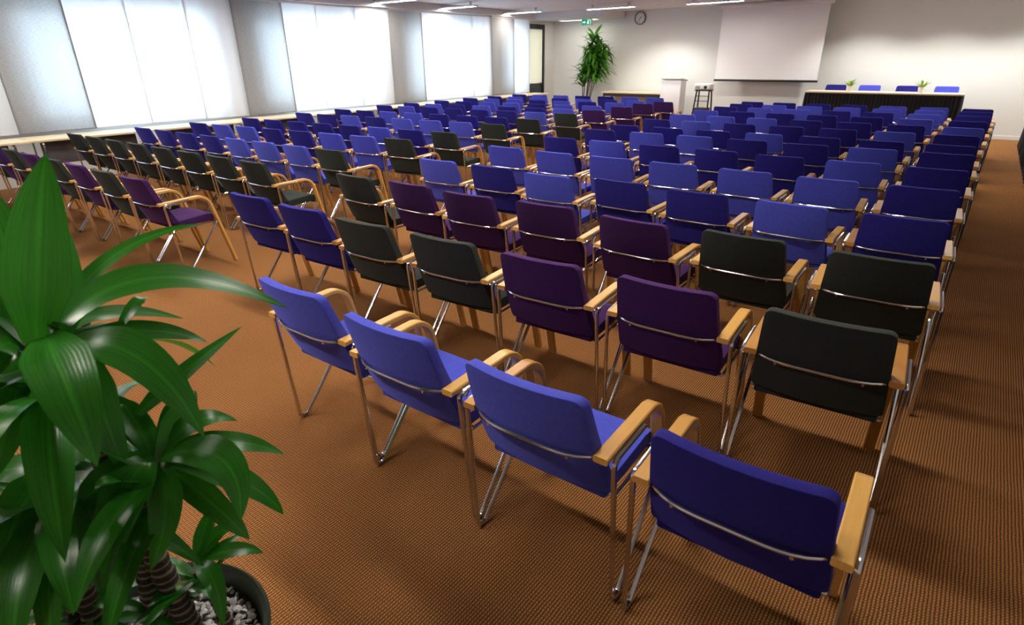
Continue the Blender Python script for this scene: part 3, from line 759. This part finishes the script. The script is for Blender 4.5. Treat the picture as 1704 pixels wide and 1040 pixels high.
# little plants in white pots on the table
LEAFLIGHT = noisy(mat('small_plant_leaf', (120, 160, 50), .5), (96, 140, 40), (156, 186, 74), 6)
SOIL = noisy(mat('potting_soil', (50, 38, 28), .95), (40, 30, 22), (64, 48, 36), 40)
def leaf_blade(bm, base, mid, tip, w, ref, n=12, fold=.25, uv=None, droop=0, mi=0, wob=0.0, side=None):
    base, mid, tip = Vector(base), Vector(mid), Vector(tip)
    ctrl = mid * 2 - (base + tip) * .5
    rows = []; ph = random.random() * 6
    for i in range(n + 1):
        s = i / n
        p = base * (1 - s) ** 2 + ctrl * 2 * s * (1 - s) + tip * s * s
        tn = ((ctrl - base) * (1 - s) + (tip - ctrl) * s).normalized()
        sd = tn.cross(ref)
        if sd.length < 1e-4: sd = tn.cross(Vector((.3, .4, 1)))
        sd.normalize(); nm = sd.cross(tn).normalized()
        prof = (min(1, .38 + 1.9 * s)) * (1 - s ** 3.2) ** .9 if s < 1 else 0
        hwid = max(.0006, w / 2 * prof)
        row = []
        for k in range(5):
            u = -1 + k / 2
            off = nm * (abs(u) * hwid * fold + wob * w * math.sin(s * 11 + ph + k) * (abs(u)) * .5)
            row.append((bm.verts.new(p + sd * (u * hwid) + off), (u * .5 + .5, s)))
        rows.append(row)
    for i in range(n):
        for k in range(4):
            q = [rows[i][k], rows[i][k + 1], rows[i + 1][k + 1], rows[i + 1][k]]
            f = bm.faces.new([v for v, _ in q]); f.material_index = mi
            if uv:
                for lp, (_, c) in zip(f.loops, q): lp[uv].uv = c
    return bm
def desk_plant(x, y, lab):
    r = thing('potted_plant', lab, 'plant', (x, y, PZ + .745))
    obj('pot', lathe(BM(), [(.0, .001), (.045, .001), (.062, .11), (.055, .11), (.05, .09), (0, .09)]), WHITEPLASTIC, r)
    obj('soil', lathe(BM(), [(0, .095), (.05, .093), (.05, .088)]), SOIL, r, kind='stuff')
    bm = BM()
    for k in range(22):
        a = random.uniform(0, 2 * PI); l = random.uniform(.1, .2); el = random.uniform(.4, 1.35)
        d = Vector((math.cos(a) * math.cos(el), math.sin(a) * math.cos(el), math.sin(el)))
        b0 = Vector((0, 0, .09)) + Vector((math.cos(a), math.sin(a), 0)) * .02; tp = b0 + d * l; md = b0 + d * l * .55 + Vector((0, 0, .02))
        leaf_blade(bm, b0, md, tp, .035, Vector((0, 0, 1)), 6)
    obj('foliage', bm, LEAFLIGHT, r)
desk_plant(-2.46, 15.3, 'small green plant in a white pot on the skirted table, nearer the screen')
desk_plant(-1.13, 15.3, 'small green plant in a white pot on the skirted table, farther from the screen')
# projection screen
sx0, sx1 = -5.80, -3.33; sy = 16.2
t = thing('projection_screen', 'large white projection screen pulled down in front of the front wall', 'projection screen', ((sx0 + sx1) / 2, sy, ZC))
hw = (sx1 - sx0) / 2
bm = BM(); lathe(bm, [(0, -hw - .06), (.055, -hw - .06), (.055, hw + .06), (0, hw + .06)], n=20)
bmesh.ops.rotate(bm, verts=bm.verts, cent=(0, 0, 0), matrix=Matrix.Rotation(PI / 2, 3, 'Y')); shift(bm, (0, 0, -.058)); obj('case', recalc(bm), WHITEPLASTIC, t)
obj('screen_cloth', box(BM(), -hw, hw, -.002, .002, 1.145 - ZC, -.06), noisy(mat('screen_white', (236, 236, 236), .8), (234, 234, 234), (238, 238, 238), 1), t, False)
obj('bottom_bar', box(BM(), -hw - .02, hw + .02, -.016, .016, 1.10 - ZC, 1.15 - ZC, .006), BLACKMETAL, t)
# wall clock
t = thing('wall_clock', 'round white wall clock with a grey rim high on the front wall', 'clock', (-8.26, YF - .001, 2.70), 0)
def disc_y(bm, r, y0, y1, n=36, cx=0, cz=0):
    a = [bm.verts.new((cx + r * math.cos(2 * PI * k / n), y0, cz + r * math.sin(2 * PI * k / n))) for k in range(n)]
    b = [bm.verts.new((cx + r * math.cos(2 * PI * k / n), y1, cz + r * math.sin(2 * PI * k / n))) for k in range(n)]
    bm.faces.new(a); bm.faces.new(b[::-1])
    for k in range(n): bm.faces.new((a[k], b[k], b[(k + 1) % n], a[(k + 1) % n]))
    return recalc(bm)
bm = BM(); ring = []
for k in range(40):
    a = 2 * PI * k / 40; ring.append([bm.verts.new((r * math.cos(a), y, r * math.sin(a))) for r, y in ((.17, 0), (.17, -.045), (.15, -.05), (.145, -.03))])
for k in range(40):
    for j in range(3): bm.faces.new((ring[k][j], ring[k][j + 1], ring[(k + 1) % 40][j + 1], ring[(k + 1) % 40][j]))
obj('rim', recalc(bm), mat('clock_rim', (110, 112, 120), .35, .6), t)
obj('dial', disc_y(BM(), .147, -.028, -.002), WHITEPLASTIC, t)
bm = BM()
for k in range(12):
    a = 2 * PI * k / 12; c, s = math.cos(a), math.sin(a); w = .006
    vs = [(r * c + q * -s, -.029, r * s + q * c) for r, q in ((.105, -w), (.135, -w), (.135, w), (.105, w))]
    bm.faces.new([bm.verts.new(v) for v in vs])
obj('hour_marks', bm, BLACKMETAL, t, False)
def hand(ang, L, w):
    bm = box(BM(), -w, w, -.036, -.032, -.02, L); bmesh.ops.rotate(bm, verts=bm.verts, cent=(0, 0, 0), matrix=Matrix.Rotation(ang, 3, 'Y')); return bm
obj('hour_hand', hand(R(52), .075, .007), BLACKMETAL, t, False); obj('minute_hand', hand(R(205), .115, .005), BLACKMETAL, t, False)
# exit sign hanging under the lowered ceiling box
t = thing('exit_sign', 'green lit emergency exit sign with a running man hanging above the tall palm', 'exit sign', (-9.50, 15.76, 2.72))
obj('sign_box', box(BM(), -.17, .17, -.02, .02, -.19, -.02, .004), WHITEPLASTIC, t)
obj('sign_face', box(BM(), -.16, .16, -.024, -.0205, -.18, -.03), emit('exit_green', (20, 150, 110), .5), t, False)
for x in (-.1, .1): obj('hanger', tube(BM(), [(x, 0, -.02), (x, 0, 0)], .006), STEEL, t)
bm = BM()
def poly(pts): bm.faces.new([bm.verts.new((a, -.0255, b - .105)) for a, b in pts])
def quad(a0, a1, b0, b1): poly([(a0, b0), (a1, b0), (a1, b1), (a0, b1)])
quad(.125, .137, -.058, .058); quad(.03, .125, .048, .058)
quad(-.135, -.075, -.01, .01); poly([(-.075, .034), (-.075, -.034), (-.035, 0)])
poly([(.05 + .014 * math.cos(2 * PI * k / 12), .03 + .014 * math.sin(2 * PI * k / 12)) for k in range(12)])
poly([(.03, .014), (.062, .014), (.052, -.02), (.03, -.02)]); poly([(.04, -.02), (.054, -.02), (.086, -.056), (.07, -.056)]); poly([(.03, -.02), (.044, -.02), (.022, -.044), (.0, -.044), (.0, -.036), (.016, -.036)])
poly([(.06, .014), (.09, -.008), (.084, -.014), (.056, .002)]); poly([(.03, .014), (.008, -.004), (.014, -.01), (.034, .002)])
obj('pictogram', bm, emit('exit_white', (225, 255, 245), 1.0), t, False)
# narrow wall table, lectern, projector trolley
t = thing('wall_table', 'low pale topped table against the front wall between palm and lectern', 'table', (-8.1, 16.22, 0))
obj('table_top', box(BM(), -.92, .92, -.3, .3, .745, .785, .004), TABLEWOOD, t)
obj('apron', box(BM(), -.88, .88, -.27, .27, .66, .744, .003), mat('dark_apron', (38, 36, 40), .6), t)
for sx in (-1, 1):
    for sy in (-1, 1): obj('leg', box(BM(), sx * .86 - .02, sx * .86 + .02, sy * .25 - .02, sy * .25 + .02, 0, .66, .003), BLACKMETAL, t)
t = thing('lectern', 'light grey panel lectern standing between the wall table and the projector trolley', 'lectern', (-6.78, 15.85, 0))
bm = BM(); box(bm, -.28, .28, -.17, -.14, .02, 1.12, .004); obj('front_panel', bm, GREYBOARD, t)
for s in (-1, 1): obj('side_panel', box(BM(), s * .265 - .014, s * .265 + .014, -.139, .2, .02, 1.1, .003), GREYBOARD, t)
bm = box(BM(), -.3, .3, -.2, .24, 1.1, 1.13, .004); bmesh.ops.rotate(bm, verts=bm.verts, cent=(0, 0, 1.12), matrix=Matrix.Rotation(R(-8), 3, 'X')); shift(bm, (0, 0, .03)); obj('reading_top', bm, GREYBOARD, t)
obj('base', box(BM(), -.3, .3, -.2, .24, 0, .02, .004), GREYBOARD, t)
t = thing('projector_trolley', 'black tubular projector trolley standing beside the lectern', 'trolley', (-5.72, 15.3, 0))
for s in (-1, 1):
    bm = tube(BM(), fillet([(s * .2, -.16, .05), (s * .16, -.05, .9), (s * .16, .12, .9), (s * .2, .2, .05)], .04), .02); obj('side_frame', bm, BLACKMETAL, t)
bm = BM()
for z in (.78, .66): tube(bm, [(-.17, -.07, z), (.17, -.07, z)], .009)
obj('rung', bm, BLACKMETAL, t)
obj('shelf', box(BM(), -.2, .2, -.14, .18, .36, .40, .004), BLACKMETAL, t); obj('top_tray', box(BM(), -.19, .19, -.14, .2, .9, .92, .004), BLACKMETAL, t)
obj('lower_box', box(BM(), -.16, .16, -.12, .14, .401, .5, .006), BLACKMETAL, t)
for sx in (-1, 1):
    for sy in (-.15, .19): bm = lathe(BM(), [(0, -.012), (.024, -.012), (.024, .012), (0, .012)], n=16); bmesh.ops.rotate(bm, verts=bm.verts, cent=(0, 0, 0), matrix=Matrix.Rotation(PI / 2, 3, 'Y')); shift(bm, (sx * .2, sy, .024)); obj('caster', bm, BLACKMETAL, t)
t = thing('projector', 'white projector resting on the black tubular trolley', 'projector', (-5.72, 15.3, .92))
obj('casing', box(BM(), -.2, .2, -.15, .15, .015, .155, .025, 3), WHITEPLASTIC, t)
bm = disc_y(BM(), .04, -.165, -.14, 24, .09, .07); obj('lens', bm, BLACKMETAL, t)
obj('vent_grille', box(BM(), -.17, -.05, -.1535, -.149, .04, .1), mat('vent_grey', (150, 150, 152), .6), t, False)
for sx in (-.15, .15): obj('foot', tube(BM(), [(sx, -.1, 0), (sx, -.1, .02)], .012), BLACKMETAL, t); obj('foot', tube(BM(), [(sx, .1, 0), (sx, .1, .02)], .012), BLACKMETAL, t)

# ---- tables along the window wall and along the other side
def window_table(x, y0, y1, lab):
    r = thing('side_table', lab, 'table', (x, (y0 + y1) / 2, 0), 0, 'narrow tables under the windows')
    h = (y1 - y0) / 2 - .004; w = .30
    obj('table_top', box(BM(), -w, w, -h, h, .715, .745, .004), TABLEWOOD, r)
    for s in (-1, 1):
        bm = tube(BM(), fillet([(-w + .05, s * (h - .16), .0), (-w + .05, s * (h - .16), .7), (w - .06, s * (h - .16), .7), (w - .06, s * (h - .16), .0)], .03), .014); obj('leg', bm, CHROME, r)
    obj('modesty_panel', box(BM(), -.01, .01, -h + .18, h - .18, .38, .70, .003), mat('grey_panel', (96, 98, 104), .6), r)
wy = [.75 + 1.6 * k for k in range(10)]
for i in range(9):
    x = -10.28 - .024 * (i * 1.6)
    window_table(x, wy[i], wy[i + 1], 'narrow pale table with chrome legs under the windows, %s from the glazed door' % ORD[8 - i])
def skirted(y0, y1, lab):
    r = thing('skirted_table', lab, 'table', (1.06, (y0 + y1) / 2, 0), 0, 'black skirted tables along the aisle wall')
    h = (y1 - y0) / 2 - .006
    obj('table_top', box(BM(), -.35, .35, -h, h, .715, .745, .004), TABLEWOOD, r)
    obj('table_skirt', skirt(BM(), [(-.33, h - .02), (-.33, -h + .02)], .015, .714, .018, .1), BLACKCLOTH, r)
    for sx in (-1, 1):
        for sy in (-1, 1): obj('leg', tube(BM(), [(sx * .29, sy * (h - .1), 0), (sx * .29, sy * (h - .1), .715)], .02), STEEL, r)
sy_ = [1.5 + 1.75 * k for k in range(9)]
for i in range(8): skirted(sy_[i], sy_[i + 1], 'black skirted table along the aisle wall, %s from the front wall' % ORD[7 - i])

# ------------------------------------------------------------------ plants
def leaf_mat(name, dark, light, rough=.33):
    m = mat(name, dark, rough, spec=.5); t = NT(m); uv = t.n('ShaderNodeTexCoord')
    sx = t.n('ShaderNodeSeparateXYZ'); t.l(uv.outputs['UV'], sx.inputs[0])
    nz = t.n('ShaderNodeTexNoise'); nz.inputs['Scale'].default_value = 2.2; nz.inputs['Detail'].default_value = 4
    mp = t.n('ShaderNodeMapping'); mp.inputs['Scale'].default_value = (9, .8, 1); t.l(uv.outputs['UV'], mp.inputs[0]); t.l(mp.outputs[0], nz.inputs['Vector'])
    mid = t.math('SUBTRACT', 1, t.math('MINIMUM', 1, t.math('MULTIPLY', t.math('ABSOLUTE', t.math('SUBTRACT', sx.outputs['X'], .5)), 14)))
    f = t.math('ADD', t.math('MULTIPLY', nz.outputs['Fac'], .8), t.math('MULTIPLY', mid, .35))
    f = t.math('SUBTRACT', f, .12)
    c = t.mix(f, lin(dark), lin(light)); t.l(c, t.b.inputs['Base Color'])
    wv = t.math('SINE', t.math('MULTIPLY', sx.outputs['X'], 90)); t.bump(wv, .05, .002)
    # thin blades let some light through
    tr = t.n('ShaderNodeBsdfTranslucent'); t.l(t.mix(.5, c, lin(light)), tr.inputs[0])
    ms = t.n('ShaderNodeMixShader'); ms.inputs[0].default_value = .34; t.l(t.b.outputs[0], ms.inputs[1]); t.l(tr.outputs[0], ms.inputs[2]); t.l(ms.outputs[0], t.out.inputs['Surface'])
    return m
LEAF = leaf_mat('dracaena_leaf', (14, 70, 14), (72, 168, 44), .29)
LEAFFAR = leaf_mat('palm_leaf', (36, 92, 24), (110, 180, 50), .45)
BARK = noisy(mat('cane_bark', (62, 52, 44), .8), (44, 38, 30), (92, 80, 66), 18, bump=.4, bscale=50, bdist=.01)
t_ = NT(BARK); c_ = t_.n('ShaderNodeTexCoord'); s_ = t_.n('ShaderNodeSeparateXYZ'); t_.l(c_.outputs['Object'], s_.inputs[0])
rg = t_.math('POWER', t_.math('ADD', .5, t_.math('MULTIPLY', .5, t_.math('SINE', t_.math('MULTIPLY', s_.outputs['Z'], 2 * PI / .021)))), 5)
t_.l(t_.mix(rg, lin((46, 38, 32)), lin((138, 128, 108))), t_.b.inputs['Base Color'])
UP = Vector((0, 0, 1))
PC = Vector((-1.27, .185, 0))
pl = thing('potted_dracaena', 'large leafy green dracaena in a dark pot of white pebbles, close to the viewer', 'plant', PC)
obj('pot', recalc(lathe(BM(), [(0, .002), (.20, .002), (.215, .02), (.272, .385), (.282, .392), (.286, .405), (.278, .412), (.268, .405), (.258, .36), (.25, .33), (0, .33)], n=56)), mat('dark_green_pot', (52, 62, 50), .35), pl)
bm = lathe(BM(), [(0, .352), (.12, .352), (.259, .35), (.259, .331)], n=40)
obj('soil', recalc(bm), SOIL, pl, kind='stuff')
bm = BM()
for k in range(1500):
    r = .252 * math.sqrt(random.random()); a = random.uniform(0, 2 * PI); s = random.uniform(.005, .0105)
    mt = Matrix.Translation((r * math.cos(a), r * math.sin(a), .353 + random.uniform(0, .008))) @ Matrix.Rotation(random.uniform(0, 6), 4, 'Z') @ Matrix.Rotation(random.uniform(0, 6), 4, 'X') @ Matrix.Diagonal((s * 1.4, s, s * .75, 1))
    bmesh.ops.create_icosphere(bm, subdivisions=1, radius=1, matrix=mt)
PEB = mat('white_pebbles', (196, 194, 196), .7); t_ = NT(PEB); g_ = t_.n('ShaderNodeNewGeometry')
cr_ = t_.n('ShaderNodeValToRGB'); cr_.color_ramp.elements[0].color = (*lin((120, 116, 122)), 1); cr_.color_ramp.elements[1].color = (*lin((232, 230, 230)), 1)
t_.l(g_.outputs['Random Per Island'], cr_.inputs[0]); t_.l(cr_.outputs[0], t_.b.inputs['Base Color'])
obj('pebbles', bm, PEB, pl, kind='stuff')
CAM = Vector((0, 0, 1.7011))
def cane(p0, p1, p2, r0, r1):
    p0, p1, p2 = [Vector(p) - PC for p in (p0, p1, p2)]; pts = []; rr = []
    n = 60
    for i in range(n + 1):
        s = i / n; pts.append(p0 * (1 - s) ** 2 + p1 * 2 * s * (1 - s) + p2 * s * s); rr.append((r0 + (r1 - r0) * s) * (1 + .13 * (1 if i % 3 == 0 else (-.3 if i % 3 == 1 else 0))))
    return recalc(tube(BM(), pts, rr, 12))
C1, C2, C3, C4, C5 = Vector((-1.387, .238, 1.15)), Vector((-1.265, .335, .88)), Vector((-1.402, .171, .85)), Vector((-1.267, .344, .55)), Vector((-1.46, .13, .50))
obj('cane', cane((-1.265, .30, .33), (-1.29, .27, .75), C1, .027, .019), BARK, pl)
obj('cane', cane((-1.33, .255, .33), (-1.36, .24, .62), C2, .026, .019), BARK, pl)
obj('cane', cane((-1.42, .15, .33), (-1.46, .15, .6), C3, .025, .018), BARK, pl)
obj('cane', cane((-1.20, .36, .33), (-1.22, .36, .45), C4, .015, .012), BARK, pl)
obj('cane', cane((-1.40, .09, .33), (-1.45, .1, .42), C5, .015, .012), BARK, pl)
def rand_leaves(bm, uv, c, n, L, w, el0, el1, droop, avoid=None):
    for k in range(n):
        a = k * 2.39996 + random.uniform(-.3, .3); el = random.uniform(el0, el1); l = L * random.uniform(.7, 1.15)
        d = Vector((math.cos(a) * math.cos(el), math.sin(a) * math.cos(el), math.sin(el)))
        b0 = c + Vector((math.cos(a), math.sin(a), 0)) * .012 - UP * random.uniform(0, .10)
        md = b0 + d * l * .55; tp = b0 + d * l - UP * droop * l * random.uniform(.5, 1.2)
        if avoid and avoid(tp): continue
        leaf_blade(bm, b0 - PC, md - PC, tp - PC, w * random.uniform(.75, 1.15), UP, 14, .22, uv, wob=.05)
def inview_bad(tp):   # keep filler blades off the viewer and clear of the chairs and the open carpet
    d = tp - PC
    return (tp - CAM).length < .82 or d.x * .79 + d.y * .61 > (.13 if tp.z > .7 else .2) or tp.z < .37
parts = {}
for nm, c, n, L, w, e0, e1, dr in (('c1', C1, 26, .42, .085, -.55, .75, .35), ('c2', C2, 26, .28, .065, -.25, 1.0, .35), ('c3', C3, 30, .36, .08, -.3, .8, .3), ('c4', C4, 16, .17, .035, -.1, 1.1, .2), ('c5', C5, 18, .24, .045, -.1, 1.0, .3)):
    bm = BM(); uv = bm.loops.layers.uv.new('UVMap')
    av = inview_bad
    if nm == 'c1':   # the open carpet beside the top crown stays open: only the arching blades reach over it
        av = lambda tp: inview_bad(tp) or (tp.x + tp.y * 1.2 > -1.02 and tp.z > .98) or tp.z > 1.32
    rand_leaves(bm, uv, c, n, L, w, e0, e1, dr, av); parts[nm] = (bm, uv)
for i, (a, b, c, w, k) in enumerate(LEAVES):
    nm = 'c1' if i < 15 else 'c2' if i < 24 else 'c3' if i < 28 else 'c4' if i < 32 else 'c5'
    bm, uv = parts[nm]; toc = (CAM - Vector(b)).normalized()
    ref = (UP + toc * .8).normalized() if k == 'u' else (toc if k == 'c' else (toc + UP).normalized())
    leaf_blade(bm, Vector(a) - PC, Vector(b) - PC, Vector(c) - PC, w, ref, 20, .16, uv, wob=.03)
for nm, (bm, uv) in parts.items(): obj('foliage', bm, LEAF, pl)

# tall palm in the far corner
PX, PY = -9.62, 15.95
pf = thing('potted_palm', 'tall bushy green palm in a pot in the far corner by the front wall', 'plant', (PX, PY, 0))
obj('pot', recalc(lathe(BM(), [(0, .002), (.17, .002), (.21, .36), (.22, .38), (.2, .38), (.19, .34), (0, .34)], n=40)), mat('palm_pot', (70, 66, 64), .5), pf)
obj('soil', lathe(BM(), [(0, .345), (.19, .343), (.19, .336)]), SOIL, pf, kind='stuff')
tips = []
for k, (dx, dy, h) in enumerate(((-.05, 0, 1.45), (.05, .04, 2.1), (.13, -.03, 1.85), (.02, -.05, 2.36), (.2, .03, 1.75), (.12, -.06, 2.15), (.17, .02, 2.0))):
    p0 = Vector((dx * .8, dy, .34)); p2 = Vector((dx * 2.6 + .24 * (h - 1.1), dy * 1.5, h))
    pts = [p0 * (1 - s) ** 2 + Vector((dx * 1.2, dy, h * .6)) * 2 * s * (1 - s) + p2 * s * s for s in [i / 14 for i in range(15)]]
    obj('stem', recalc(tube(BM(), pts, .016, 8)), BARK, pf); tips.append((pts, h))
for pts, h in tips:
    bm = BM(); uv = bm.loops.layers.uv.new('UVMap')
    for k in range(85):
        s = random.uniform(.5, 1.0); c = pts[int(s * 14)]
        a = random.uniform(0, 2 * PI); el = random.uniform(-.5, 1.0); l = random.uniform(.27, .58)
        d = Vector((math.cos(a) * math.cos(el), math.sin(a) * math.cos(el) * .8, math.sin(el)))
        tp = c + d * l - UP * .12 * l * 3 * random.random(); md = c + d * l * .5 + UP * .02
        if tp.z < .95: continue
        leaf_blade(bm, c, md, tp, random.uniform(.07, .115), UP, 7, .2, uv)
    obj('foliage', bm, LEAFFAR, pf)

# ------------------------------------------------------------------ daylight, camera, view
w = bpy.data.worlds.new('sky'); SC.world = w; w.use_nodes = True
bg = w.node_tree.nodes['Background']; bg.inputs[0].default_value = (.64, .82, 1.0, 1); bg.inputs[1].default_value = SKY
cam = bpy.data.cameras.new('camera'); co = bpy.data.objects.new('camera', cam); COL.objects.link(co)
cam.sensor_width = 36; cam.lens = 958.8484 / 1704 * 36; cam.clip_start = .05
rx = Vector((0.7906967, 0.6121378, -0.0092768)); uy = Vector((-0.2404466, 0.3244482, 0.9148327)); fz = Vector((-0.5630135, 0.7211246, -0.4037265))
m = Matrix((rx, uy, -fz)).transposed().to_4x4(); m.translation = (0, 0, 1.7011); co.matrix_world = m
cam.dof.use_dof = True; cam.dof.focus_distance = 3.2; cam.dof.aperture_fstop = 4.0
SC.camera = co
SC.view_settings.view_transform = 'Standard'; SC.view_settings.look = 'None'; SC.view_settings.gamma = 1; SC.view_settings.exposure = EXPO
try: SC.view_settings.use_curve_mapping = False
except Exception: pass
cy = SC.cycles
cy.max_bounces = 7; cy.diffuse_bounces = 4; cy.glossy_bounces = 3; cy.transmission_bounces = 5; cy.transparent_max_bounces = 12
cy.caustics_reflective = False; cy.caustics_refractive = False; cy.sample_clamp_indirect = 6
cy.use_denoising = True
